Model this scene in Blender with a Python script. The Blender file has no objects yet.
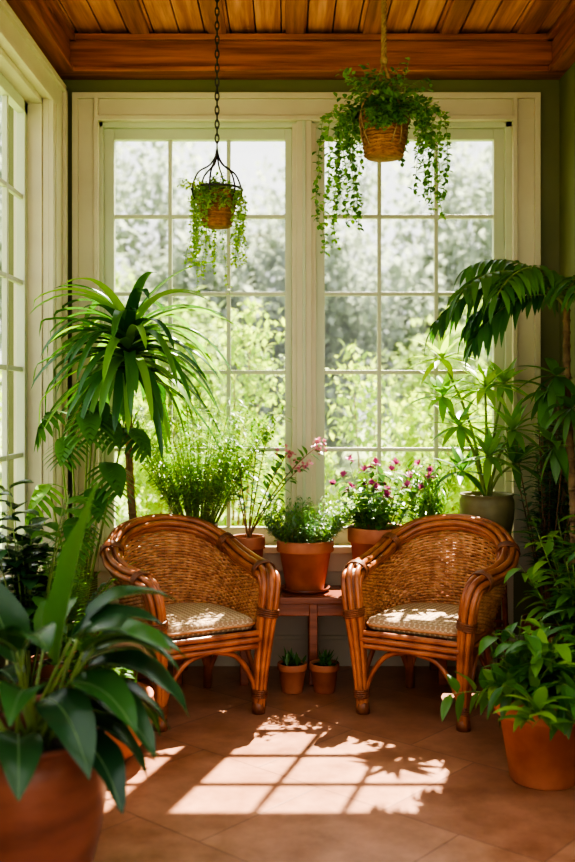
import bpy, math, random
from mathutils import Vector as V, Matrix
R=random.Random(11)
Z=V((0,0,1))
XL,XR=-1.13,1.36
# ---------------- materials ----------------
def newmat(name):
    m=bpy.data.materials.new(name); m.use_nodes=True
    nt=m.node_tree; nt.nodes.clear()
    o=nt.nodes.new('ShaderNodeOutputMaterial')
    return m,nt,o
def N(nt,t,**kw):
    n=nt.nodes.new(t)
    for k,v in kw.items():
        if k in n.inputs: n.inputs[k].default_value=v
        else: setattr(n,k,v)
    return n
def c4(c): return (c[0],c[1],c[2],1)
def mix(nt,fac,a,b):
    n=nt.nodes.new('ShaderNodeMixRGB')
    for i,x in enumerate((fac,a,b)):
        if isinstance(x,bpy.types.NodeSocket): nt.links.new(x,n.inputs[i])
        else: n.inputs[i].default_value = x if i==0 else c4(x)
    return n.outputs[0]
def noisemat(name,c1,c2,scale=5,rough=.5,bump=.1,stretch=(1,1,1),detail=6,spec=.5,ramp=(.35,.65),bscale=None):
    m,nt,o=newmat(name)
    tc=N(nt,'ShaderNodeTexCoord'); mp=N(nt,'ShaderNodeMapping'); mp.inputs['Scale'].default_value=stretch
    nt.links.new(tc.outputs['Object'],mp.inputs[0])
    ns=N(nt,'ShaderNodeTexNoise',Scale=scale,Detail=detail); nt.links.new(mp.outputs[0],ns.inputs['Vector'])
    r=N(nt,'ShaderNodeMapRange'); r.inputs[1].default_value=ramp[0]; r.inputs[2].default_value=ramp[1]
    nt.links.new(ns.outputs['Fac'],r.inputs[0])
    col=mix(nt,r.outputs[0],c1,c2)
    b=N(nt,'ShaderNodeBsdfPrincipled',Roughness=rough); b.inputs['Specular IOR Level'].default_value=spec
    nt.links.new(col,b.inputs['Base Color'])
    if bump:
        ns2=N(nt,'ShaderNodeTexNoise',Scale=bscale or scale*3,Detail=4); nt.links.new(mp.outputs[0],ns2.inputs['Vector'])
        bp=N(nt,'ShaderNodeBump',Strength=bump,Distance=.01); nt.links.new(ns2.outputs['Fac'],bp.inputs['Height'])
        nt.links.new(bp.outputs[0],b.inputs['Normal'])
    nt.links.new(b.outputs[0],o.inputs[0]); return m
def leafmat(name,c1,c2,trans=.35,rough=.4,tint=(1.5,1.5,.6)):
    m,nt,o=newmat(name)
    g=N(nt,'ShaderNodeNewGeometry')
    col=mix(nt,g.outputs['Random Per Island'],c1,c2)
    b=N(nt,'ShaderNodeBsdfPrincipled',Roughness=rough); nt.links.new(col,b.inputs['Base Color'])
    t=N(nt,'ShaderNodeBsdfTranslucent')
    mu=N(nt,'ShaderNodeMixRGB',blend_type='MULTIPLY'); mu.inputs[0].default_value=1
    nt.links.new(col,mu.inputs[1]); mu.inputs[2].default_value=c4(tint); nt.links.new(mu.outputs[0],t.inputs[0])
    ms=N(nt,'ShaderNodeMixShader'); ms.inputs[0].default_value=trans
    nt.links.new(b.outputs[0],ms.inputs[1]); nt.links.new(t.outputs[0],ms.inputs[2])
    nt.links.new(ms.outputs[0],o.inputs[0]); return m
M={}
M['wall']=noisemat('olive_plaster',(.14,.145,.055),(.17,.175,.07),3,.75,.08)
M['cream']=noisemat('cream_paint',(.55,.48,.35),(.61,.54,.40),4,.45,.03)
M['sash']=noisemat('sash_paint',(.48,.50,.36),(.54,.55,.41),4,.4,.02)
M['beam']=noisemat('beam_wood',(.20,.048,.022),(.44,.130,.055),4,.4,.25,(.5,9,9),8)
M['beamy']=noisemat('beam_wood_y',(.20,.048,.022),(.44,.130,.055),4,.4,.25,(9,.5,9),8)
M['plankA']=noisemat('plank_wood',(.38,.115,.06),(.66,.27,.16),4,.5,.25,(9,.6,9),8)
M['plankB']=noisemat('plank_wood_dark',(.20,.052,.026),(.42,.14,.07),4,.5,.25,(9,.6,9),8)
M['table']=noisemat('table_wood',(.21,.055,.026),(.34,.10,.046),5,.25,.15,(.6,8,8))
M['rattan']=noisemat('rattan_cane',(.25,.070,.028),(.50,.170,.065),11,.28,.1,(1,1,1))
M['wicker']=noisemat('wicker_weave',(.38,.145,.06),(.68,.33,.15),30,.5,.1)
M['bind']=noisemat('cane_binding',(.14,.042,.017),(.26,.085,.032),25,.4,.3)
M['terra']=noisemat('terracotta',(.38,.11,.052),(.56,.20,.10),7,.6,.15,(1,1,1),8)
M['terrad']=noisemat('terracotta_glazed',(.16,.048,.028),(.28,.088,.050),5,.33,.1,(1,1,2.5),8)
M['terral']=noisemat('terracotta_pale',(.58,.28,.13),(.70,.40,.21),8,.7,.2)
M['olivepot']=noisemat('olive_ceramic',(.12,.10,.04),(.21,.175,.08),8,.5,.2)
M['tanpot']=noisemat('tan_ceramic',(.50,.32,.11),(.62,.43,.18),8,.5,.2)
M['soil']=noisemat('soil',(.03,.018,.01),(.09,.055,.03),40,.95,1)
M['bark']=noisemat('bark',(.14,.08,.04),(.28,.18,.09),30,.85,.6,(1,1,.6))
M['stem']=noisemat('green_stem',(.14,.22,.05),(.22,.30,.07),20,.5,.1)
M['rib']=noisemat('leaf_midrib',(.12,.22,.07),(.17,.28,.09),20,.4,.05)
M['bstem']=noisemat('brown_stem',(.18,.09,.045),(.26,.14,.07),20,.6,.1)
M['iron']=noisemat('black_iron',(.012,.012,.012),(.03,.025,.02),20,.45,.1)
M['rope']=noisemat('jute_rope',(.24,.14,.07),(.38,.24,.12),60,.9,.4)
M['basket']=noisemat('basket_weave',(.24,.09,.035),(.42,.18,.075),50,.7,.6)
M['pink']=leafmat('pink_petal',(.5,.12,.22),(.75,.35,.42),.3,.5,(1.2,1,1))
M['purple']=leafmat('purple_petal',(.32,.04,.16),(.54,.12,.30),.3,.5,(1.2,1,1))
M['lgdark']=leafmat('leaf_dark',(.018,.062,.024),(.04,.11,.036),.2,.22)
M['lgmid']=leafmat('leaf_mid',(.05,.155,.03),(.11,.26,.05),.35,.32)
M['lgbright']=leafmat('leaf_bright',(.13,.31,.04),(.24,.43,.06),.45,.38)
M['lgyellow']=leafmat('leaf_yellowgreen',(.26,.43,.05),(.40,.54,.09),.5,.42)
M['lgblue']=leafmat('leaf_bluegreen',(.08,.18,.10),(.15,.27,.15),.3,.45)
M['lgdrac']=leafmat('leaf_dracaena',(.024,.095,.028),(.07,.20,.045),.3,.25)
M['tree']=leafmat('tree_leaf_far_hazed',(.32,.37,.31),(.46,.51,.43),.5,.8,(1.1,1.1,1.0))  # distance haze put into the pale grey-green leaf colour
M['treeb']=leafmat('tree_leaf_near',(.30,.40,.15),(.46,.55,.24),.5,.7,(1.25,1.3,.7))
M['bushy']=leafmat('garden_leaf',(.24,.38,.04),(.48,.58,.09),.5,.6,(1.4,1.4,.5))
M['farbark']=noisemat('far_bark',(.24,.24,.2),(.32,.31,.27),5,.9,.2)
M['grass']=noisemat('grass',(.22,.31,.11),(.36,.43,.17),2,.9,.3)
def cushion():
    m,nt,o=newmat('cushion_fabric')
    tc=N(nt,'ShaderNodeTexCoord'); mp=N(nt,'ShaderNodeMapping'); mp.inputs['Rotation'].default_value=(0,0,.785)
    nt.links.new(tc.outputs['Object'],mp.inputs[0])
    ck=N(nt,'ShaderNodeTexChecker',Scale=62); nt.links.new(mp.outputs[0],ck.inputs['Vector'])
    ck.inputs['Color1'].default_value=(.40,.24,.13,1); ck.inputs['Color2'].default_value=(.64,.47,.30,1)
    b=N(nt,'ShaderNodeBsdfPrincipled',Roughness=.8); nt.links.new(ck.outputs[0],b.inputs['Base Color'])
    bp=N(nt,'ShaderNodeBump',Strength=.4,Distance=.004); nt.links.new(ck.outputs['Fac'],bp.inputs['Height']); nt.links.new(bp.outputs[0],b.inputs['Normal'])
    nt.links.new(b.outputs[0],o.inputs[0]); return m
M['cush']=cushion()
def floormat():
    m,nt,o=newmat('terracotta_floor_tile')
    tc=N(nt,'ShaderNodeTexCoord'); mp=N(nt,'ShaderNodeMapping'); mp.inputs['Rotation'].default_value=(0,0,.72)
    nt.links.new(tc.outputs['Object'],mp.inputs[0])
    br=N(nt,'ShaderNodeTexBrick'); br.offset=0.5
    br.inputs['Scale'].default_value=1; br.inputs['Brick Width'].default_value=.56; br.inputs['Row Height'].default_value=.56
    br.inputs['Mortar Size'].default_value=.003; br.inputs['Mortar Smooth'].default_value=.3
    br.inputs['Color1'].default_value=(.34,.148,.082,1); br.inputs['Color2'].default_value=(.42,.195,.11,1); br.inputs['Mortar'].default_value=(.22,.10,.06,1)
    nt.links.new(mp.outputs[0],br.inputs['Vector'])
    ns=N(nt,'ShaderNodeTexNoise',Scale=6,Detail=10,Roughness=.68); nt.links.new(tc.outputs['Object'],ns.inputs['Vector'])
    r=N(nt,'ShaderNodeMapRange'); r.inputs[1].default_value=.34; r.inputs[2].default_value=.66; nt.links.new(ns.outputs['Fac'],r.inputs[0])
    mu=N(nt,'ShaderNodeMixRGB',blend_type='MULTIPLY'); mu.inputs[0].default_value=1
    cl=mix(nt,r.outputs[0],(.74,.68,.64),(1.24,1.28,1.34))
    nt.links.new(br.outputs['Color'],mu.inputs[1]); nt.links.new(cl,mu.inputs[2])
    b=N(nt,'ShaderNodeBsdfPrincipled',Roughness=.36); nt.links.new(mu.outputs[0],b.inputs['Base Color'])
    rr=N(nt,'ShaderNodeMapRange'); rr.inputs[3].default_value=.24; rr.inputs[4].default_value=.40; nt.links.new(ns.outputs['Fac'],rr.inputs[0]); nt.links.new(rr.outputs[0],b.inputs['Roughness'])
    ad=N(nt,'ShaderNodeMath',operation='SUBTRACT'); nt.links.new(ns.outputs['Fac'],ad.inputs[0]); nt.links.new(br.outputs['Fac'],ad.inputs[1])
    bp=N(nt,'ShaderNodeBump',Strength=.22,Distance=.005); nt.links.new(ad.outputs[0],bp.inputs['Height']); nt.links.new(bp.outputs[0],b.inputs['Normal'])
    nt.links.new(b.outputs[0],o.inputs[0]); return m
M['floor']=floormat()
def glassmat():
    m,nt,o=newmat('window_glass')
    t=N(nt,'ShaderNodeBsdfTransparent'); g=N(nt,'ShaderNodeBsdfGlossy',Roughness=.02)
    t.inputs[0].default_value=(.98,.99,.97,1)
    ms=N(nt,'ShaderNodeMixShader'); ms.inputs[0].default_value=.05
    nt.links.new(t.outputs[0],ms.inputs[1]); nt.links.new(g.outputs[0],ms.inputs[2]); nt.links.new(ms.outputs[0],o.inputs[0]); return m
M['glass']=glassmat()
# ---------------- mesh builder ----------------
class MB:
    def __init__(s,clamp=None): s.v=[];s.f=[];s.mi=[];s.sm=[];s.mats=[];s.clamp=clamp
    def m(s,k):
        if k not in s.mats: s.mats.append(k)
        return s.mats.index(k)
    def add(s,vs,fs,mat,smooth=True):
        o=len(s.v); i=s.m(mat)
        if s.clamp:
            x0,x1,y1=s.clamp
            vs=[V((min(max(p[0],x0),x1),min(p[1],y1),p[2])) for p in vs]
        s.v+= [tuple(p) for p in vs]
        for f in fs: s.f.append([a+o for a in f]); s.mi.append(i); s.sm.append(smooth)
    def box(s,x0,x1,y0,y1,z0,z1,mat):
        vs=[(x,y,z) for x in(x0,x1) for y in(y0,y1) for z in(z0,z1)]
        s.add(vs,[(0,1,3,2),(4,6,7,5),(0,4,5,1),(2,3,7,6),(0,2,6,4),(1,5,7,3)],mat,False)
    def tube(s,pts,r,mat,n=6,closed=False):
        pts=[V(p) for p in pts]; k=len(pts)
        rs=r if isinstance(r,(list,tuple)) else [r]*k
        T=[]
        for i in range(k):
            if closed: t=pts[(i+1)%k]-pts[i-1]
            else: t=pts[min(i+1,k-1)]-pts[max(i-1,0)]
            T.append(t.normalized() if t.length>1e-9 else V((0,0,1)))
        a=Z if abs(T[0].z)<.9 else V((1,0,0))
        u=T[0].cross(a).normalized(); vs=[]
        for i in range(k):
            u=(u-T[i]*u.dot(T[i])).normalized(); w=T[i].cross(u)
            for j in range(n):
                an=2*math.pi*j/n; vs.append(pts[i]+(u*math.cos(an)+w*math.sin(an))*rs[i])
        fs=[]
        for i in range(k if closed else k-1):
            a0=i*n; b0=((i+1)%k)*n
            for j in range(n): fs.append((a0+j,a0+(j+1)%n,b0+(j+1)%n,b0+j))
        if not closed: fs.append(tuple(range(n))[::-1]); fs.append(tuple(range((k-1)*n,k*n)))
        s.add(vs,fs,mat)
    def lathe(s,c,prof,mat,n=36,smooth=True):
        c=V(c); vs=[]
        for r,z in prof:
            for j in range(n):
                a=2*math.pi*j/n; vs.append(c+V((r*math.cos(a),r*math.sin(a),z)))
        fs=[]
        for i in range(len(prof)-1):
            for j in range(n): fs.append((i*n+j,i*n+(j+1)%n,(i+1)*n+(j+1)%n,(i+1)*n+j))
        s.add(vs,fs,mat,smooth)
    def obj(s,name,loc=(0,0,0),rot=0,auto=True,bevel=0):
        me=bpy.data.meshes.new(name); me.from_pydata(s.v,[],s.f)
        for k in s.mats: me.materials.append(M[k])
        me.polygons.foreach_set('material_index',s.mi); me.polygons.foreach_set('use_smooth',s.sm); me.update()
        ob=bpy.data.objects.new(name,me); bpy.context.scene.collection.objects.link(ob)
        ob.location=loc; ob.rotation_euler=(0,0,rot)
        if bevel:
            b=ob.modifiers.new('bevel','BEVEL'); b.width=bevel; b.segments=2; b.limit_method='ANGLE'
        return ob
def catmull(P,sub=8,closed=False):
    P=[V(p) for p in P]; out=[]; n=len(P)
    for i in range(n if closed else n-1):
        if closed: a,b,c,d=P[i-1],P[i],P[(i+1)%n],P[(i+2)%n]
        else: a,b,c,d=P[max(i-1,0)],P[i],P[i+1],P[min(i+2,n-1)]
        for k in range(sub):
            t=k/sub
            out.append(.5*((2*b)+(c-a)*t+(2*a-5*b+4*c-d)*t*t+(3*b-a-3*c+d)*t**3))
    if not closed: out.append(P[-1])
    return out
def rdir(th0,th1,ph0=0,ph1=2*math.pi):
    th=R.uniform(th0,th1); ph=R.uniform(ph0,ph1)
    return V((math.sin(th)*math.cos(ph),math.sin(th)*math.sin(ph),math.cos(th)))
def prof(t,sh):
    if sh=='strap': return min(1,.45+t*3)*(1-t)**.45 if t<1 else 0
    if sh=='oval': return math.sin(math.pi*min(t,1))**.75
    if sh=='round': return math.sqrt(max(0,1-(2*t-1)**2))
    return math.sin(math.pi*t**.7)**.9 if 0<t<1 else 0
def leaf(mb,b,d,L,W,mat,droop=.5,n=5,fold=.15,sh='lance',roll=0,wave=0,rib=False):
    d=V(d).normalized(); p=V(b); vs=[]; mid=[]
    s0=d.cross(Z)
    if s0.length<.15: s0=d.cross(V((math.cos(roll*7),math.sin(roll*7),0)))
    s0.normalize()
    if roll: s0=Matrix.Rotation(roll,3,d)@s0
    for i in range(n+1):
        t=i/n; w=W/2*max(prof(t,sh),.02)
        side=(s0-d*s0.dot(d)).normalized(); nr=side.cross(d)
        wv=wave*W*math.sin(t*17+roll*5)
        vs+=[p-side*w+nr*(w*fold*2+wv),p,p+side*w+nr*(w*fold*2-wv)]; mid.append(p.copy())
        d=(d-Z*droop/n).normalized(); p=p+d*(L/n)
    fs=[]
    for i in range(n):
        a=i*3; fs+=[(a,a+1,a+4,a+3),(a+1,a+2,a+5,a+4)]
    mb.add(vs,fs,mat)
    if rib: mb.tube(mid,[.003*(1-.8*i/n) for i in range(n+1)],'rib',5)
def curve(b,d,L,droop,n=8):
    d=V(d).normalized(); p=V(b); o=[p.copy()]; ds=[d.copy()]
    for i in range(n):
        d=(d-Z*droop/n).normalized(); p=p+d*(L/n); o.append(p.copy()); ds.append(d.copy())
    return o,ds
def stemleaves(mb,b,d,L,droop,nl,lL,lW,mat,stem='stem',r=.003,t0=.2,ldroop=.5,sh='lance',n=3,up=.4,fold=.15):
    k=8; pts,ds=curve(b,d,L,droop,k)
    mb.tube(pts,[r*(1-.6*i/k) for i in range(k+1)],stem,4)
    for j in range(nl):
        t=t0+(1-t0)*(j+R.random()*.6)/nl; t=min(t,.999); i=int(t*k); f=t*k-i
        p=pts[i].lerp(pts[i+1],f); dd=ds[i]
        s=dd.cross(V((R.gauss(0,1),R.gauss(0,1),R.gauss(0,1)))).normalized()
        leaf(mb,p,s+dd*up+Z*.15,lL*R.uniform(.7,1.15),lW*R.uniform(.8,1.1),mat,ldroop*R.uniform(.4,1.4),n,fold,sh)
    return pts[-1],ds[-1]
def frond(mb,b,d,L,droop,nl,lL,lW,mat,r=.006,t0=.2,hang=.8,n=4,stem='stem'):
    k=12; pts,ds=curve(b,d,L,droop,k)
    mb.tube(pts,[r*(1-.75*i/k) for i in range(k+1)],stem,5)
    for j in range(nl):
        t=t0+(1-t0)*j/nl; i=min(int(t*k),k-1); f=t*k-i
        p=pts[i].lerp(pts[i+1],f); dd=ds[i]
        s=dd.cross(Z)
        if s.length<.1: s=V((1,0,0))
        s.normalize(); q=math.sin(math.pi*(.12+.8*(t-t0)/(1-t0)))**.6
        for sg in(-1,1):
            leaf(mb,p,s*sg+dd*R.uniform(.5,.8)+Z*R.uniform(.0,.25),lL*q*R.uniform(.85,1.1),lW,mat,hang*R.uniform(.7,1.3),n,.12,'lance')
    leaf(mb,pts[-1],ds[-1],lL*.6,lW,mat,hang,n)
def palmate(mb,c,ax,nl,L,W,mat,cone=1.2,droop=.8):
    ax=V(ax).normalized(); u=ax.orthogonal().normalized(); w=ax.cross(u)
    for j in range(nl):
        a=2*math.pi*(j+R.uniform(-.25,.25))/nl; th=cone*R.uniform(.75,1.15)
        d=ax*math.cos(th)+(u*math.cos(a)+w*math.sin(a))*math.sin(th)
        leaf(mb,c,d,L*R.uniform(.8,1.1),W,mat,droop*R.uniform(.6,1.3),6,.12,'lance')
def pot(mb,c,rt,rb,h,mat='terra',style='rim',soil=.9):
    if style=='rim':
        P=[(.001,0),(rb*.96,0),(rb,.006),(rt*.90,h*.77),(rt*.985,h*.775),(rt,h*.79),(rt,h*.975),(rt*.985,h),(rt*.90,h),(rt*.885,h*.985),(rt*.87,h*soil-.005)]
    elif style=='bulge':
        P=[(.001,0),(rb*.95,0),(rb,.01)]
        for i in range(1,12):
            t=i/12; P.append((rb+(rt*1.04-rb)*math.sin(t*math.pi*.62)**.8,h*t*.96))
        P+=[(rt*.97,h*.95),(rt*1.02,h*.97),(rt*1.02,h),(rt*.94,h),(rt*.91,h*.97),(rt*.88,h*soil-.005)]
    else:
        P=[(.001,0),(rb*.96,0),(rb,.005),(rt*.98,h*.97),(rt,h),(rt*.92,h),(rt*.9,h*.97),(rt*.87,h*soil-.005)]
    mb.lathe(c,P,mat)
    mb.lathe(c,[(rt*.9,h*soil),(rt*.5,h*soil+.006),(.001,h*soil+.01)],'soil',24)
def saucer(mb,c,r): mb.lathe(c,[(.001,0),(r*.85,0),(r,.02),(r*.96,.02),(r*.82,.006),(.001,.006)],'terrad')
CL=(XL+.055,XR-.02,-.06)
# ---------------- room ----------------
mb=MB(); mb.box(XL-.2,XR+.2,-6.8,.2,-.35,0,'floor'); mb.obj('floor')
OX0,OX1,OZ0,OZ1=-.95,1.13,.58,2.725
mb=MB(); T=.16
mb.box(XL-.16,OX0,0,T,0,3.2,'wall'); mb.box(OX1,XR+.16,0,T,0,3.2,'wall'); mb.box(OX0,OX1,0,T,OZ1,3.2,'wall'); mb.box(OX0,OX1,0,T,0,OZ0,'cream'); mb.obj('wall_back')
mb=MB()
def casing_back():
    x0,x1=-1.068,1.255; z1=2.85
    y0=-.03
    mb.box(x0,OX0+.01,y0,0,OZ0-.1,z1,'cream'); mb.box(OX1-.01,x1,y0,0,OZ0-.1,z1,'cream'); mb.box(x0,x1,y0-.001,0,OZ1-.01,z1,'cream')
    for (a,b) in((x0,x0+.03),(OX0-.01,OX0+.012),(OX1-.012,OX1+.01),(x1-.03,x1)): mb.box(a,b,y0-.018,y0,OZ0,z1,'cream')
    mb.box(x0,x1,y0-.019,y0,z1-.03,z1,'cream'); mb.box(OX0-.01,OX1+.01,y0-.019,y0,OZ1-.012,OZ1+.01,'cream')
    mb.box(OX0,OX0+.028,0,.10,OZ0,OZ1,'sash'); mb.box(OX1-.04,OX1,0,.10,OZ0,OZ1,'sash'); mb.box(OX0,OX1,0,.10,OZ1-.035,OZ1,'sash')
    mb.box(.0225,.1425,-.012,.12,OZ0,OZ1-.02,'cream'); mb.box(.045,.12,-.03,-.012,OZ0,OZ1-.01,'cream'); mb.box(.074,.091,-.036,-.03,OZ0,OZ1-.01,'sash')
    mb.box(-1.09,1.28,-.055,.13,.565,.60,'cream'); mb.box(-1.06,1.25,-.02,0,.47,.565,'cream')
casing_back()
def sash_xz(mb,x0,x1,gx0,gx1,ms,y0=.03,y1=.075):
    zb,zt,gz0,gz1=.60,2.69,.685,2.635
    mb.box(x0,gx0,y0,y1,zb,zt,'sash'); mb.box(gx1,x1,y0,y1,zb,zt,'sash')
    mb.box(gx0,gx1,y0,y1,gz1,zt,'sash'); mb.box(gx0,gx1,y0,y1,zb,gz0,'sash')
    for m_ in ms: mb.box(m_-.010,m_+.010,y0+.008,y1-.008,gz0,gz1,'sash')
    for z in(2.25,1.86,1.465,1.075): mb.box(gx0,gx1,y0+.010,y1-.010,z-.010,z+.010,'sash')
    mb.add([(gx0,y0+.022,gz0),(gx1,y0+.022,gz0),(gx1,y0+.022,gz1),(gx0,y0+.022,gz1)],[(0,1,2,3)],'glass',False)
sash_xz(mb,-.9225,.0225,-.8725,-.0125,(-.592,-.297)); sash_xz(mb,.1425,1.0900,.1875,1.0375,(.463,.750))
mb.obj('window_1',bevel=.0025)
def sidewall(name,X,sg,ops):
    w=MB(); xs=sorted((X,X+sg*.16)); y=0
    for (a,b) in ops:
        w.box(*xs,a,y,0,3.2,'wall'); w.box(*xs,b,a,0,.58,'wall'); w.box(*xs,b,a,2.725,3.2,'wall'); y=b
    w.box(*xs,-6.6,y,0,3.2,'wall'); w.obj(name)
def sidewindow(name,X,sg,a,b,cas=.3):
    w=MB(); 
    def bx(d0,d1,y0,y1,z0,z1,m): xs=sorted((X+sg*d0,X+sg*d1)); w.box(xs[0],xs[1],min(y0,y1),max(y0,y1),z0,z1,m)
    bx(-.03,0,a-.01,a+cas,.48,2.86,'cream'); bx(-.03,0,b-.14,b+.01,.48,2.86,'cream'); bx(-.031,0,b-.14,a+cas,2.715,2.86,'cream')
    bx(-.05,-.03,a+cas-.04,a+cas,.6,2.86,'cream'); bx(-.05,-.03,a-.01,a+.03,.6,2.73,'cream'); bx(-.043,-.03,a+.09,a+.13,.6,2.72,'cream'); bx(-.05,-.03,b-.14,a+cas,2.83,2.86,'cream'); bx(-.05,-.03,b,a,2.71,2.74,'cream')
    bx(0,.13,a,a-.02,.58,2.725,'cream'); bx(0,.13,b,b+.02,.58,2.725,'cream'); bx(0,.13,b,a,2.69,2.725,'cream')
    bx(-.06,.14,b-.15,a+cas,.565,.60,'cream')
    y1=a-.02; y0=b+.02; D0,D1=.065,.105
    bx(D0,D1,y1,y1-.05,.6,2.69,'sash'); bx(D0,D1,y0,y0+.05,.6,2.69,'sash'); bx(D0,D1,y0,y1,2.635,2.69,'sash'); bx(D0,D1,y0,y1,.6,.685,'sash')
    n=max(2,round((y1-y0)/.29)); 
    for i in range(1,n):
        yy=y1+(y0-y1)*i/n; ww=.05 if i*2==n else .011
        bx(D0+.008,D1-.008,yy-ww,yy+ww,.685,2.635,'sash')
    for z in(2.25,1.86,1.465,1.075): bx(D0+.01,D1-.01,y0,y1,z-.011,z+.011,'sash')
    xx=X+sg*(D0+.02); w.add([(xx,y0,.685),(xx,y1,.685),(xx,y1,2.635),(xx,y0,2.635)],[(0,1,2,3)],'glass',False)
    w.obj(name,bevel=.0025)
sidewall('wall_left',XL,-1,[(-.38,-2.2),(-2.9,-4.7)])
sidewindow('window_2',XL,-1,-.38,-2.2); sidewindow('window_3',XL,-1,-2.9,-4.7,.14)
sidewall('wall_right',XR,1,[(-1.7,-4.6)]); sidewindow('added_window_right',XR,1,-1.7,-4.6,.14)  # right-wall window is out of view, added to let light in
mb=MB(); mb.box(XL,XR,-.022,0,0,.13,'cream'); mb.box(XL,XR,-.014,0,.13,.15,'cream'); mb.obj('baseboard_back')
mb=MB(); mb.box(XL,XL+.022,-6.6,-.022,0,.13,'cream'); mb.obj('baseboard_left')
mb=MB(); mb.box(XR-.022,XR,-6.6,-.022,0,.13,'cream'); mb.obj('baseboard_right')
mb=MB(); mb.box(XL,XR,-.12,0,2.945,3.105,'beam'); mb.box(XL,XR,-.15,0,3.075,3.105,'beam'); mb.box(XL,XR,-.14,0,2.925,2.95,'beam'); mb.obj('trim_1',bevel=.004)
mb=MB(); mb.box(XL,XL+.07,-6.6,-.12,2.945,3.105,'beamy'); mb.box(XL,XL+.10,-6.6,-.12,3.075,3.105,'beamy'); mb.box(XL,XL+.09,-6.6,-.12,2.925,2.95,'beamy'); mb.obj('trim_2',bevel=.004)
mb=MB(); mb.box(XR-.07,XR,-6.6,-.12,2.945,3.105,'beamy'); mb.box(XR-.10,XR,-6.6,-.12,3.075,3.105,'beamy'); mb.box(XR-.09,XR,-6.6,-.12,2.925,2.95,'beamy'); mb.obj('trim_3',bevel=.004)
YC=-2.1  # ceiling stops here to make room for the added skylight
mb=MB(); x=XL-.15; i=0
while x<XR+.15:
    w=.125; mb.box(x+.003,x+w-.003,YC,.16,3.125,3.2,'plankA'); 
    if i%3==1: mb.box(x+.02,x+.11,YC,-.0,3.10,3.13,'plankB')
    x+=w; i+=1
mb.box(XL-.16,XR+.16,YC,.16,3.19,3.24,'plankB')
mb.box(XL-.16,XR+.16,-6.7,-6.4,3.105,3.24,'plankB'); mb.obj('ceiling',bevel=.003)
mb=MB()  # unseen skylight, added for soft fill from above
for q in range(6):
    xx=XL-.1+q*(XR-XL+.2)/5; mb.box(xx-.02,xx+.02,-6.4,YC,3.11,3.20,'sash')
for yy in(YC-.03,-3.3,-4.9,-6.37): mb.box(XL-.16,XR+.16,yy-.02,yy+.02,3.12,3.19,'sash')
mb.add([(XL-.1,-6.4,3.16),(XR+.1,-6.4,3.16),(XR+.1,YC,3.16),(XL-.1,YC,3.16)],[(0,1,2,3)],'glass',False)
mb.obj('added_fill_skylight')
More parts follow.
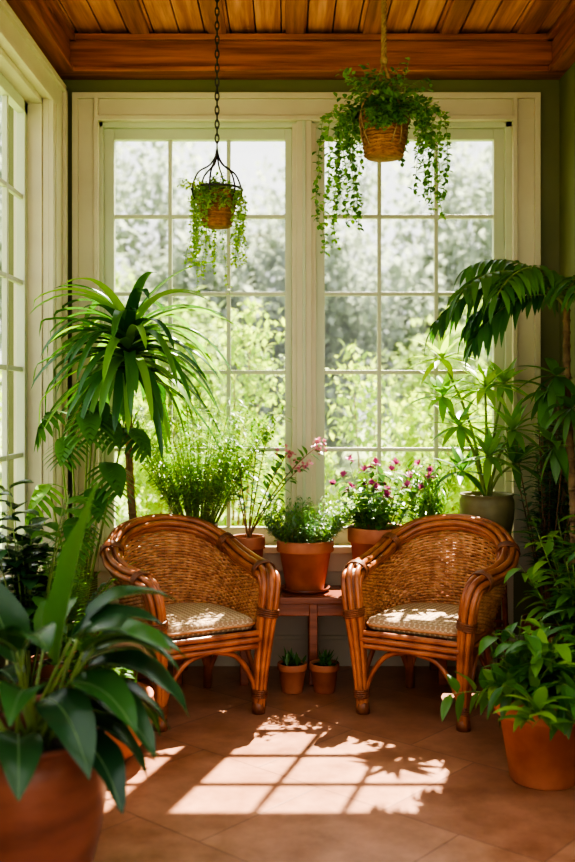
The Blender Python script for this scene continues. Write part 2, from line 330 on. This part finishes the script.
# ---------------- chair ----------------
def build_chair():
    mb=MB()
    half=[(-.240,-.262,.0),(-.246,-.272,.16),(-.258,-.288,.34),(-.275,-.295,.49),(-.290,-.270,.575),(-.302,-.18,.602),(-.318,-.05,.612),(-.318,.09,.638),(-.280,.215,.695),(-.175,.295,.752),(0,.325,.775)]
    full=half+[(-p[0],p[1],p[2]) for p in half[-2::-1]]
    path=catmull(full,10); n=len(path)
    nb=6
    tubes=[[] for _ in range(nb)]; rad=[]
    for i,p in enumerate(path):
        t=(path[min(i+1,n-1)]-path[max(i-1,0)]).normalized()
        out=V((p.x,p.y,0)).normalized(); O=(out-t*out.dot(t)).normalized(); W=t.cross(O)
        s=.032 if p.z>.5 else .013+.019*max(0,(p.z-.0)/.5)
        rad.append(s)
        for k in range(nb):
            a=2*math.pi*k/nb
            tubes[k].append(p+O*math.cos(a)*s*1.15+W*math.sin(a)*s*.85)
    for k in range(nb): mb.tube(tubes[k],.0140,'rattan',8)
    mb.tube(path,[r*.85 for r in rad],'bind',8)
    for f in(.03,.13,.24,.385,.615,.76,.87,.97):
        i=int(f*(n-1)); d=(path[i+1]-path[i-1]).normalized()
        for q in range(4): 
            cc=path[i]+d*(q-1.5)*.009; O=V((cc.x,cc.y,0)).normalized(); O=(O-d*O.dot(d)).normalized(); W=d.cross(O); rr=rad[i]
            ring=[cc+(O*math.cos(a)*(rr*1.15+.0155)+W*math.sin(a)*(rr*.85+.0155)) for a in [2*math.pi*j/16 for j in range(16)]]
            mb.tube(ring,.005,'bind',5,True)
    for x in(-.240,.240): mb.lathe((x,-.262,0),[(.001,0),(.030,0),(.032,.02),(.029,.045),(.02,.05)],'bind',16)
    so=[(-.235,-.262),(-.245,-.1),(-.245,.04),(-.205,.155),(-.11,.225),(0,.24),(.11,.225),(.205,.155),(.245,.04),(.245,-.1),(.235,-.262),(.1,-.275),(-.1,-.275)]
    loop=catmull([(a,b,0) for a,b in so],8,True)
    for z,o in((.352,.012),(.325,.016),(.297,.008)):
        mb.tube([V((p.x*(1+o*4),p.y*(1+o*4),z)) for p in loop],.0130,'rattan',7,True)
    i0=int(n*.205); i1=n-1-i0
    ns=58; rows=31
    sp=catmull([(a,b,.36) for a,b in so[:11]],10)
    def samp(P,u):
        f=u*(len(P)-1); i=min(int(f),len(P)-2); return P[i].lerp(P[i+1],f-i)
    rp=path[i0:i1+1]
    def surf(u,v):
        a=samp(sp,u); b=samp(rp,u); p=a.lerp(b,v); o=V((p.x,p.y,0)).normalized()
        return p+o*(.018*math.sin(math.pi*v)), o
    for r_ in range(rows):
        v=(r_+.5)/rows; pts=[]
        for j in range(2*ns+1):
            p,o=surf(j/(2*ns),v)
            sgn=(1 if (j//2+r_)%2 else -1)*(1 if j%2 else 0)
            pts.append(p+o*.007*sgn)
        mb.tube(pts,.0068,'wicker',6)
    for j in range(ns+1):
        u=j/ns; mb.tube([surf(u,v/6)[0] for v in range(7)],.005,'wicker',5)
    for v in(.08,.93): mb.tube([surf(j/60,v)[0]+surf(j/60,v)[1]*-.006 for j in range(61)],.009,'rattan',6)
    rings=[(.97,.362),(1.0,.372),(1.005,.386),(.99,.400),(.95,.409),(.88,.414),(.6,.420),(.3,.422),(.001,.423)]
    m=len(loop); vs=[];fs=[]
    for s_,z in rings:
        for p in loop: vs.append(V((p.x*s_*.93,(p.y+.015)*s_*.95-.015,z)))
    for i in range(len(rings)-1):
        for j in range(m): fs.append((i*m+j,i*m+(j+1)%m,(i+1)*m+(j+1)%m,(i+1)*m+j))
    fs.append(tuple(range(m))[::-1]); mb.add(vs,fs,'cush')
    mb.tube([V((p.x*.935,(p.y+.015)*.955-.015,.383)) for p in loop],.007,'wicker',6,True)
    for sx in(-1,1):
        mb.tube([(sx*.19,.17,.36),(sx*.20,.185,.2),(sx*.215,.225,0)],[.021,.02,.022],'rattan',10)
        mb.tube(catmull([(sx*.215,.19,.30),(sx*.235,.0,.31),(sx*.24,-.25,.30)],5),.011,'rattan')
        mb.tube(catmull([(sx*.24,-.262,.07),(sx*.25,-.20,.17),(sx*.245,-.12,.26),(sx*.24,-.03,.295),(sx*.235,.06,.27),(sx*.225,.14,.18),(sx*.213,.21,.07)],5),.012,'rattan',7)
        mb.tube(catmull([(sx*.235,-.262,.05),(sx*.20,-.262,.16),(sx*.12,-.265,.26),(sx*.0,-.27,.292)],5),.012,'rattan',7)
        mb.tube(catmull([(sx*.21,.21,.06),(sx*.17,.20,.17),(sx*.10,.2,.25),(sx*.0,.2,.29)],5),.011,'rattan',7)
        mb.tube(catmull([(sx*.295,-.10,.59),(sx*.29,-.2,.52),(sx*.268,-.25,.40),(sx*.25,-.262,.25),(sx*.245,-.262,.10)],5),.011,'rattan',7)
    s_=.93
    mb.v=[(a*s_,b*s_,c_*.985) for a,b,c_ in mb.v]
    return mb
cm=build_chair()
c1=cm.obj('wicker_armchair',(-.438,-.665,0),math.radians(30))
c2=bpy.data.objects.new('wicker_armchair.001',c1.data); bpy.context.scene.collection.objects.link(c2)
c2.location=(.634,-.665,0); c2.rotation_euler=(0,0,math.radians(-30))
# ---------------- table ----------------
mb=MB(); TZ=.41
mb.box(-.56,.77,-.37,-.06,TZ-.032,TZ,'table')
for y in(-.345,-.085): mb.box(-.53,.74,y-.01,y+.01,TZ-.09,TZ-.03,'table')
for x in(-.51,-.20,.12,.72):
    for y in(-.345,-.085): mb.box(x-.02,x+.02,y-.02,y+.02,0,TZ-.03,'table')
mb.obj('plant_table',bevel=.004)
# ---------------- plants ----------------
def P(): return MB(CL)
mb=P(); c=V((.085,-.20,TZ)); saucer(mb,c,.12); c=c+Z*.006; pot(mb,c,.137,.09,.24)
for _ in range(200):
    a=R.uniform(0,6.28); r=.11*math.sqrt(R.random()); b=c+V((r*math.cos(a),r*math.sin(a),.215))
    stemleaves(mb,b,V((math.cos(a)*r*8,math.sin(a)*r*8,1)),R.uniform(.14,.25),.3,15,.032,.011,'lgbright' if R.random()<.3 else ('lgblue' if R.random()<.5 else 'lgmid'),r=.0015,ldroop=.2,n=2)
mb.obj('potted_herb')
mb=P(); c=V((.43,-.21,TZ)); pot(mb,c,.142,.10,.31)
for _ in range(60):
    a=R.uniform(0,6.28); r=.09*math.sqrt(R.random()); b=c+V((r*math.cos(a),r*math.sin(a),.28))
    e,dd=stemleaves(mb,b,V((math.cos(a)*r*5,math.sin(a)*r*5,1)),R.uniform(.12,.36),.5,8,.06,.034,'lgmid' if R.random()<.6 else 'lgbright',r=.002,sh='oval')
    if R.random()<.5 and e.z>c.z+.44:
        for q in range(9): leaf(mb,e,rdir(0,1.6),.036,.03,'purple',.4,2,.1,'round')
mb.obj('potted_purple_flower')
mb=P(); c=V((-.19,-.18,TZ)); pot(mb,c,.082,.058,.26)
for dx,dy,L,dr in((.8,-.1,.58,.85),(.3,0,.52,.35),(-.2,-.1,.46,.3),(.15,.1,.56,.3),(.6,-.2,.48,.6),(-.35,0,.38,.5),(.95,-.1,.46,.6)):
    e,dd=stemleaves(mb,c+Z*.24,V((dx*.55,dy,1.1)),L,dr,18,.065,.034,'lgmid',stem='bstem',r=.004,t0=.35,sh='oval')
    for q in range(10): 
        p=e+V((R.gauss(0,.025),R.gauss(0,.02),R.gauss(0,.02)))
        for w in range(4): leaf(mb,p,rdir(0,3),.022,.018,'pink' if dx>.5 else 'lgbright',.3,2,.1,'round')
mb.obj('potted_blossom_plant')
mb=P(); c=V((-.435,-.165,TZ)); pot(mb,c,.10,.075,.32,'terrad')
for _ in range(170):
    a=R.uniform(0,6.28); r=.08*math.sqrt(R.random()); b=c+V((r*math.cos(a),r*math.sin(a),.29))
    stemleaves(mb,b,V((math.cos(a)*r*6,math.sin(a)*r*5-.05,1)),R.uniform(.3,.72),R.uniform(.2,.8),26,.06,.013,'lgbright' if R.random()<.75 else 'lgyellow',r=.002,ldroop=.5,n=2,t0=.25)
mb.obj('potted_asparagus_fern')
mb=P(); c=V((-.315,-.32,TZ)); pot(mb,c,.042,.032,.12,'terral')
for _ in range(14): leaf(mb,c+Z*.11,rdir(.1,1.1),R.uniform(.05,.08),.02,'lgmid',.6)
mb.obj('potted_seedling')
mb=P(); c=V((.665,-.2,TZ)); pot(mb,c,.07,.05,.16,'tanpot')
for _ in range(34):
    stemleaves(mb,c+V((R.gauss(0,.02),R.gauss(0,.02),.14)),rdir(0,.3),R.uniform(.24,.48),.25,18,.07,.016,'lgmid' if R.random()<.5 else 'lgbright',r=.002,n=2,up=1.2)
mb.obj('potted_rosemary')
for i,(x,w) in enumerate(((.022,.068),(.168,.068))):
    mb=P(); c=V((x,-.45,0)); pot(mb,c,w,.048,.13,'terra')
    for _ in range(30): leaf(mb,c+Z*.12+V((R.gauss(0,.02),R.gauss(0,.02),0)),rdir(.1,1.2),R.uniform(.04,.08),.02,'lgmid',.3,3)
    mb.obj('potted_succulent')
# umbrella plant on stand
mb=MB(); cx,cy=.955,-.21
mb.lathe((cx,cy,.60),[(.001,0),(.125,0),(.13,.01),(.13,.022),(.001,.022)],'table',28,False)
for a in(.8,2.37,3.94,5.5): mb.tube([(cx+.09*math.cos(a),cy+.09*math.sin(a),.605),(cx+.115*math.cos(a),cy+.115*math.sin(a),0)],[.014,.011],'table',8)
mb.tube([(cx+.1*math.cos(a),cy+.1*math.sin(a),.25) for a in [i*math.pi/12 for i in range(24)]],.008,'table',6,True)
mb.obj('plant_stand')
mb=P(); c=V((cx,cy,.622)); pot(mb,c,.125,.09,.255,'olivepot','bulge')
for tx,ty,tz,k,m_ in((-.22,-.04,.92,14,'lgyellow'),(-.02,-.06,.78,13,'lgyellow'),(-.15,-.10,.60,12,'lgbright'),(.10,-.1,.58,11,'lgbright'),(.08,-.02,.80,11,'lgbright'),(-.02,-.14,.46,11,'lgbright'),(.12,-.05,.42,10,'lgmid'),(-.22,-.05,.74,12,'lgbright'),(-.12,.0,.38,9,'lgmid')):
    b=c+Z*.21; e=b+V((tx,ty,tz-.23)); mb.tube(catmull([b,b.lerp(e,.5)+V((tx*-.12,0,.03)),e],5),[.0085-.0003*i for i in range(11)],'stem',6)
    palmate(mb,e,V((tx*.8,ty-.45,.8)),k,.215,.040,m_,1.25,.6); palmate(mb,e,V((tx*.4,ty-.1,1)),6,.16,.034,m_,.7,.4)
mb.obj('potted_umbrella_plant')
# dracaena tree
mb=P(); c=V((-.755,-.20,0)); pot(mb,c,.125,.095,.26)
tr=catmull([c+Z*.22,c+V((.03,-.06,.6)),c+V((.02,-.15,1.0)),c+V((.04,-.30,1.50))],8)
mb.tube(tr,[.022-.0003*i for i in range(len(tr))],'bark',10)
for i in range(2,len(tr)-1): mb.tube([tr[i],tr[i]+(tr[i+1]-tr[i])*.2],[.0245-.0003*i]*2,'bark',10)
top=tr[-1]
for j in range(108):
    h=j/108; b=top+Z*(-.06+.20*h)
    ph=j*2.399+R.uniform(-.2,.2); th=(1.65-1.2*h)*R.uniform(.82,1.12)
    d=V((math.sin(th)*math.cos(ph),math.sin(th)*math.sin(ph),math.cos(th)))
    leaf(mb,b,d,R.uniform(.42,.60),R.uniform(.052,.068),'lgdrac' if R.random()<.62 else ('lgbright' if R.random()<.6 else 'lgmid'),R.uniform(1.3,2.4),12,.2,'strap')
mb.obj('potted_dracaena_tree')
# monstera
mb=P(); c=V((-.94,-.47,0)); pot(mb,c,.12,.095,.30,'terrad')
def monstera(mb,b,d,L,mat,roll=0):
    k=8; pts,ds=curve(b,d,L,.9,k)
    nr=8
    s0=ds[0].cross(Z).normalized()
    if roll: s0=Matrix.Rotation(roll,3,ds[0])@s0
    for i in range(nr):
        t=i/nr; q=int(t*k); p=pts[q]; dd=ds[q]
        w=L*.55*math.sin(math.pi*(.22+.7*t))**.8
        for sg in(-1,1):
            leaf(mb,p,s0*sg+dd*(.15+.7*t)-(dd*.5 if i==0 else dd*0),w,L*.16,mat,.7,5,.05,'strap')
    leaf(mb,pts[0],ds[0],L*1.05,L*.42,mat,.9,8,.08,'lance',roll)
for ph,th,L in((-.5,.10,.98),(-1.6,.16,.90),(-2.6,.10,1.0),(-.8,.24,.80),(-1.1,.3,.7),(1.2,.1,1.02),(-2.0,.3,.72),(-.9,.12,1.05),(-1.2,.2,1.02),(-1.4,.4,.6),(-.3,.22,.95)):
    d=V((math.sin(th)*math.cos(ph),math.sin(th)*math.sin(ph),math.cos(th)))
    pts,ds=curve(c+Z*.28,d,L,.15,8); mb.tube(pts,[.008-.0005*i for i in range(9)],'stem',6)
    monstera(mb,pts[-1],ds[-1]*.4+V((math.cos(ph)*.6,math.sin(ph)*.5-.6,-.5)),R.uniform(.22,.28),'lgbright' if R.random()<.3 else 'lgmid')
mb.obj('potted_monstera')
mb=P(); c=V((-.95,-1.32,0)); pot(mb,c,.12,.09,.27,'terrad')
for _ in range(12):
    stemleaves(mb,c+Z*.24,rdir(.0,.25),R.uniform(.5,.80),.3,13,.13,.085,'lgdark' if R.random()<.4 else 'lgmid',r=.005,t0=.25,sh='oval',n=5,ldroop=.9)
mb.obj('potted_rubber_plant')
mb=P(); c=V((-.95,-.87,0)); pot(mb,c,.12,.09,.26)
for _ in range(36): frond(mb,c+Z*.24,rdir(.05,.45),R.uniform(.34,.62),.7,22,.075,.014,'lgbright' if R.random()<.7 else 'lgmid',r=.003,n=3,hang=.5)
mb.obj('potted_fern')
mb=P(); c=V((-.70,-1.30,0)); pot(mb,c,.20,.11,.235,'terra','bulge')
for _ in range(30):
    stemleaves(mb,c+Z*.2+V((R.gauss(0,.05),R.gauss(0,.05),0)),rdir(.05,.6),R.uniform(.14,.36),.5,9,.08,.035,'lgmid' if R.random()<.6 else 'lgbright',r=.003,sh='lance')
mb.obj('potted_leafy_bowl')
# foreground peace lily
mb=P(); c=V((-.675,-2.36,0)); pot(mb,c,.19,.12,.455,'terrad','bulge')
specs=[(-.1,.24,.22,.94,.50,.17,'lgmid'),(2.6,.3,.22,.7,.30,.12,'lgdark'),(-.3,.55,.26,.2,.30,.11,'lgdark'),(-.9,.6,.20,.0,.30,.11,'lgdark'),
 (.3,.5,.30,.2,.28,.10,'lgdark'),(-.1,.8,.18,.1,.28,.11,'lgdark'),(-1.5,.45,.20,.3,.28,.10,'lgdrac'),(-2.2,.6,.2,.1,.30,.11,'lgdark'),
 (3.0,.5,.24,.3,.30,.11,'lgdark'),(1.5,.5,.28,.4,.32,.10,'lgdrac'),(.8,.6,.26,.2,.30,.10,'lgdark'),(-.5,.35,.30,.3,.30,.10,'lgdrac'),
 (-1.1,.25,.30,.3,.28,.10,'lgdrac'),(-.7,.95,.14,.0,.28,.11,'lgdark'),(.1,.35,.31,.3,.27,.10,'lgdark'),(-1.9,.3,.3,.3,.28,.10,'lgdark'),
 (-2.8,.85,.16,.0,.28,.10,'lgdark'),(-1.3,.85,.14,.1,.22,.10,'lgdark'),(2.2,.7,.2,.2,.3,.10,'lgdark'),(-.4,.7,.22,.0,.29,.11,'lgdark'),(.6,.9,.2,0,.26,.10,'lgdrac'),(-.05,.62,.28,.0,.27,.10,'lgdark'),
 (.5,.3,.34,.3,.28,.10,'lgdrac'),(-2.4,.4,.3,.3,.3,.11,'lgdark'),(-.6,.5,.22,.1,.28,.11,'lgdrac'),(.2,.7,.20,.1,.28,.11,'lgdark'),(-.1,.45,.32,.15,.25,.09,'lgdark'),(.0,.95,.14,.0,.27,.10,'lgdark'),(-.35,.4,.34,.25,.25,.09,'lgdark')]
for ph,th,pl,ez,L,W,m_ in specs:
    d=V((math.sin(th)*math.cos(ph),math.sin(th)*math.sin(ph),math.cos(th)))
    pts,ds=curve(c+V((R.gauss(0,.02),R.gauss(0,.02),.41)),d,pl,.3,6); mb.tube(pts,[.007-.0005*i for i in range(7)],'stem',6)
    h=V((math.cos(ph),math.sin(ph),0))
    leaf(mb,pts[-1],ds[-1]*.6+h*(1-ez)*.9+Z*ez,L,W*1.12,m_,1.7-ez*1.2,14,.17,'lance',R.uniform(-.35,.35),.022,True)
mb.obj('potted_peace_lily')
# right foreground pot
mb=P(); c=V((.895,-1.50,0)); pot(mb,c,.168,.115,.30)
for _ in range(80):
    stemleaves(mb,c+V((R.gauss(0,.05),R.gauss(0,.05),.27)),rdir(.05,1.25),R.uniform(.12,.30),.8,7,.12,.05,'lgmid' if R.random()<.65 else 'lgbright',r=.003,t0=.35,n=5,ldroop=.9)
mb.obj('potted_pothos')
mb=P(); c=V((1.16,-1.05,0)); pot(mb,c,.14,.10,.28,'terrad')
for _ in range(34):
    stemleaves(mb,c+Z*.25,rdir(.0,.45),R.uniform(.25,.66),.5,13,.13,.042,'lgmid' if R.random()<.6 else 'lgbright',r=.004,t0=.3,n=4,ldroop=.8)
mb.obj('potted_croton')
mb=P(); c=V((1.22,-.30,0)); pot(mb,c,.12,.10,.30,'terrad')
for _ in range(26):
    stemleaves(mb,c+Z*.28,rdir(.0,.22),R.uniform(.5,1.12),.25,26,.09,.026,'lgblue',stem='bstem',r=.005,t0=.3,n=3,ldroop=.5)
mb.obj('potted_olive_shrub')
# tall palm right
mb=P(); c=V((1.235,-.66,0)); pot(mb,c,.10,.08,.28,'terra')
tr=catmull([c+Z*.25,c+V((.01,0,.8)),c+V((-.02,.0,1.3)),c+V((-.03,-.02,1.74))],8)
mb.tube(tr,[.021-.0003*i for i in range(len(tr))],'bark',10)
for i in range(1,len(tr)-1): mb.tube([tr[i],tr[i]+(tr[i+1]-tr[i])*.25],[.024-.0003*i]*2,'bark',10)
top=tr[-1]
for ph,th,L,dr in((3.15,.80,.66,1.9),(3.5,.6,.60,1.9),(2.8,.95,.5,1.8),(3.9,.75,.58,1.8),(4.6,.65,.5,1.8),(1.8,.6,.35,1.7),(5.3,.6,.35,1.7),(3.3,1.2,.5,1.6),(3.0,.45,.50,1.8)):
    d=V((math.sin(th)*math.cos(ph),math.sin(th)*math.sin(ph),math.cos(th)))
    frond(mb,top+Z*R.uniform(-.04,.04),d,L,dr,14,.22,.032,'lgdrac' if R.random()<.6 else 'lgmid',r=.008,t0=.22,hang=1.7,n=7)
for zz,ph in((1.42,3.6),(1.28,4.4),(1.35,2.9),(1.12,3.6)):
    b=c+Z*zz; d=V((math.cos(ph),math.sin(ph),.35)); pts,ds=curve(b,d,.09,.4,5); mb.tube(pts,.004,'stem',5)
    palmate(mb,pts[-1],ds[-1]+V((0,-.3,-.2)),9,.2,.05,'lgmid',1.1,1.0)
mb.obj('potted_palm_tree')
# ---------------- hanging baskets ----------------
CZ=3.103
mb=P(); c=V((-.31,-.60,2.085))
pot(mb,c,.092,.06,.15,'basket','plain')
for k in range(9): 
    r=.062+.0034*k; mb.tube([c+V(((r)*math.cos(a),(r)*math.sin(a),.01+k*.0155)) for a in [i*math.pi/20 for i in range(40)]],.006,'basket',5,True)
ztop=2.43
zz=ztop; i=0
while zz<CZ-.01:
    pts=[]
    for j in range(10):
        a=2*math.pi*j/10; w=.0085*math.cos(a); h=.021*math.sin(a)
        pts.append(V((c.x+(w if i%2 else 0),c.y+(0 if i%2 else w),zz+.015+h)))
    mb.tube(pts,.0032,'iron',5,True); zz+=.031; i+=1
mb.lathe((c.x,c.y,CZ-.012),[(.001,0),(.02,0),(.03,.012),(.001,.012)],'iron',16)
mb.tube([c+V((.112*math.cos(a),.112*math.sin(a),.165)) for a in [i*math.pi/16 for i in range(32)]],.005,'iron',6,True)
for j in range(6):
    a=j*math.pi/3+.3; u=V((math.cos(a),math.sin(a),0))
    mb.tube(catmull([V((c.x,c.y,ztop)),V((c.x,c.y,ztop-.04))+u*.010,V((c.x,c.y,c.z+.27))+u*.035,V((c.x,c.y,c.z+.235))+u*.085,V((c.x,c.y,c.z+.165))+u*.112,V((c.x,c.y,c.z+.12))+u*.100],6),.004,'iron',5)
for _ in range(110):
    stemleaves(mb,c+V((R.gauss(0,.035),R.gauss(0,.035),.135)),rdir(.1,1.5),R.uniform(.05,.11),1.4,10,.022,.015,'lgyellow' if R.random()<.4 else 'lgbright',r=.001,sh='oval',n=2)
def vine(mb,b,u,out,L,mat,ls,dens,r=.0014):
    pts=[V(b)]; p=V(b)+u*out*.6+Z*.015; pts.append(p); p=V(b)+u*out-Z*.02; pts.append(p.copy())
    k=max(2,int(L/.05))
    for i in range(k):
        p=p+V((R.gauss(0,.008),R.gauss(0,.008),-L/k)); pts.append(p.copy())
    q=catmull(pts,4); mb.tube(q,r,'stem',4)
    for a in q[2:]:
        for w in range(dens):
            d=rdir(.6,2.4); leaf(mb,a+V((R.gauss(0,.004),R.gauss(0,.004),R.gauss(0,.006))),d,ls*R.uniform(.7,1.2),ls*.75,mat if R.random()<.75 else 'lgbright',.8,3,.1,'oval')
for _ in range(40):
    a=R.uniform(0,6.28); u=V((math.cos(a),math.sin(a),0))
    L=R.uniform(.12,.32) if abs(u.x)>.5 else (R.uniform(.06,.2) if u.y>0 else .05)
    if R.random()<.22: L=R.uniform(.28,.44)
    vine(mb,c+V((0,0,.14))+u*.06,u,R.uniform(.035,.065),L,'lgyellow',.019,2,.001)
mb.obj('hanging_basket_plant')
mb=P(); c=V((.415,-.70,2.365))
mb.lathe(c,[(.001,0),(.075,0),(.08,.01),(.105,.18),(.111,.19),(.111,.20),(.099,.20),(.095,.17)],'basket')
mb.lathe(c,[(.095,.172),(.001,.18)],'soil',20)
for k in range(11): 
    r=.079+.0026*k; mb.tube([c+V(((r)*math.cos(a),(r)*math.sin(a),.012+k*.0165+.003*math.sin(a*12+k*3.14))) for a in [i*math.pi/24 for i in range(48)]],.0075,'basket',5,True)
knot=V((c.x,c.y,c.z+.42))
for s in range(3):
    pts=[V((c.x+.007*math.cos(t*.9+s*2.09),c.y+.007*math.sin(t*.9+s*2.09),knot.z+(CZ-knot.z)*t/40)) for t in range(41)]; mb.tube(pts,.006,'rope',6)
mb.tube([knot-Z*.02,knot,knot+Z*.02],[.012,.018,.012],'rope',8); 
mb.lathe((c.x,c.y,CZ-.012),[(.001,0),(.02,0),(.03,.012),(.001,.012)],'iron',16)
for j in range(4):
    a=j*math.pi/2+.5; u=V((math.cos(a),math.sin(a),0))
    for s in(-1,1): mb.tube(catmull([knot,V((c.x,c.y,c.z+.30))+u*.05+V((s*.004,0,0)),V((c.x,c.y,c.z+.19))+u*.117,V((c.x,c.y,c.z+.05))+u*.09+u.cross(Z)*s*.02,V((c.x,c.y,c.z-.006))],6),.0035,'rope',5)
for _ in range(140):
    stemleaves(mb,c+V((R.gauss(0,.035),R.gauss(0,.035),.18)),rdir(.1,1.3),R.uniform(.08,.25),1.0,10,.032,.021,'lgmid' if R.random()<.65 else 'lgbright',stem='stem',r=.0015,sh='oval',n=3)
for _ in range(60):
    a=R.uniform(0,6.28); u=V((math.cos(a),math.sin(a),0))
    side=abs(u.x)
    if side<.6: L=R.uniform(.02,.06)
    elif R.random()<.55: L=R.uniform(.10,.26)
    else: L=R.uniform(.28,.58)
    vine(mb,c+V((0,0,.19))+u*.08,u,R.uniform(.05,.21) if side>.6 else .05,L,'lgmid' if R.random()<.7 else 'lgbright',.027,2)
mb.obj('hanging_ivy_basket')
# ---------------- exterior ----------------
mb=MB(); mb.add([(-40,-20,-.37),(40,-20,-.37),(40,60,-.37),(-40,60,-.37)],[(0,1,2,3)],'grass',False); mb.obj('lawn')
def clump(mb,c,r,n,s,mat):
    for _ in range(n):
        d=rdir(0,math.pi); q=R.random()**.4
        p=c+V((d.x*r[0]*q,d.y*r[1]*q,max(d.z*r[2]*q,-.36-c.z+.12)))
        leaf(mb,p,rdir(0,1.6) if p.z<.3 else rdir(0,2.6),s*R.uniform(.6,1.3),s*.55,mat,.6,2,.1,'oval')
def tree(x,y,h,r,mat,name='tree',s=.34,n=320):
    mb=MB(); b=V((x,y,-.37))
    mb.tube(catmull([b,b+V((R.gauss(0,.1),0,h*.3)),b+V((R.gauss(0,.2),0,h*.7))],5),[.2-.013*i for i in range(11)],'farbark',8)
    for k in range(10):
        a=R.uniform(0,6.28); q=R.uniform(.1,.8)*r; zc=h*(.22+.72*k/9)
        cc=b+V((q*math.cos(a),q*math.sin(a)*.7,zc)); mb.tube([b+Z*h*.25,cc],[.06,.02],'farbark',5)
        clump(mb,cc,(r*.5,r*.4,r*.42),n,s,mat)
    mb.obj(name)
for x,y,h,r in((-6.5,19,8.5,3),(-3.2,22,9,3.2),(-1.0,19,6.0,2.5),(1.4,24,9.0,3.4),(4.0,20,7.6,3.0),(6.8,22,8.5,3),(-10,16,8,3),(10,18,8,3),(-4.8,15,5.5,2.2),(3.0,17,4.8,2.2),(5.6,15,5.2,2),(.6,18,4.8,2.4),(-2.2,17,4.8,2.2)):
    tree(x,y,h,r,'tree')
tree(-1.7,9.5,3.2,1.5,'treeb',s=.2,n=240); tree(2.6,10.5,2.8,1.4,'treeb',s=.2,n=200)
for x,y,r,h in((-1.1,2.6,.75,1.5),(-.45,3.2,.85,2.2),(.65,2.9,.75,1.75),(1.35,2.7,.65,1.4),(2.0,3.8,.9,1.6),(-2.1,3.4,.9,1.8),(.2,2.0,.5,1.2),(-3.2,1.8,.8,1.4),(-3.0,-.6,.8,1.5),(-2.9,-2.4,.8,1.3)):
    mb=MB(); b=V((x,y,-.37))
    for k in range(8):
        a=R.uniform(0,6.28); q=R.uniform(0,.65)*r
        cc=b+V((q*math.cos(a),q*math.sin(a),(h+.3)*(.2+.65*k/7))); mb.tube([b,cc],[.015,.005],'bstem',5)
        clump(mb,cc,(r*.5,r*.45,.38),260,.085,'bushy')
    mb.obj('garden_bush')
# ---------------- light ----------------
w=bpy.data.worlds.new('World'); bpy.context.scene.world=w; w.use_nodes=True; nt=w.node_tree; nt.nodes.clear()
o=nt.nodes.new('ShaderNodeOutputWorld'); bg=nt.nodes.new('ShaderNodeBackground')
tc=nt.nodes.new('ShaderNodeTexCoord'); sx=nt.nodes.new('ShaderNodeSeparateXYZ'); nt.links.new(tc.outputs['Generated'],sx.inputs[0])
cr=nt.nodes.new('ShaderNodeValToRGB'); nt.links.new(sx.outputs['Z'],cr.inputs[0])
cr.color_ramp.elements[0].position=0; cr.color_ramp.elements[0].color=(1,.985,.95,1)
cr.color_ramp.elements[1].position=.6; cr.color_ramp.elements[1].color=(.93,.94,1,1)
nt.links.new(cr.outputs[0],bg.inputs[0]); bg.inputs[1].default_value=1.3; nt.links.new(bg.outputs[0],o.inputs[0])
sl=bpy.data.lights.new('sun','SUN'); sl.energy=17; sl.angle=.010; sl.color=(1,.90,.75)
so_=bpy.data.objects.new('sun',sl); bpy.context.scene.collection.objects.link(so_)
so_.rotation_euler=V((-.31,-1,-1.40)).to_track_quat('-Z','Y').to_euler(); so_.location=(3,10,14)
# ---------------- camera ----------------
cd=bpy.data.cameras.new('camera'); cam=bpy.data.objects.new('camera',cd); bpy.context.scene.collection.objects.link(cam)
cam.location=(0,-5,1.325); cam.rotation_euler=(math.pi/2,0,0)
cd.sensor_fit='VERTICAL'; cd.sensor_height=24; cd.lens=27.84; cd.shift_y=-31/862
cd.dof.use_dof=True; cd.dof.focus_distance=4.4; cd.dof.aperture_fstop=1.2
cd.clip_start=.05; cd.clip_end=200
bpy.context.scene.camera=cam
try:
    bpy.context.scene.view_settings.view_transform='AgX'; bpy.context.scene.view_settings.look='AgX - High Contrast'
    bpy.context.scene.view_settings.exposure=.7
except Exception as e: print(e)
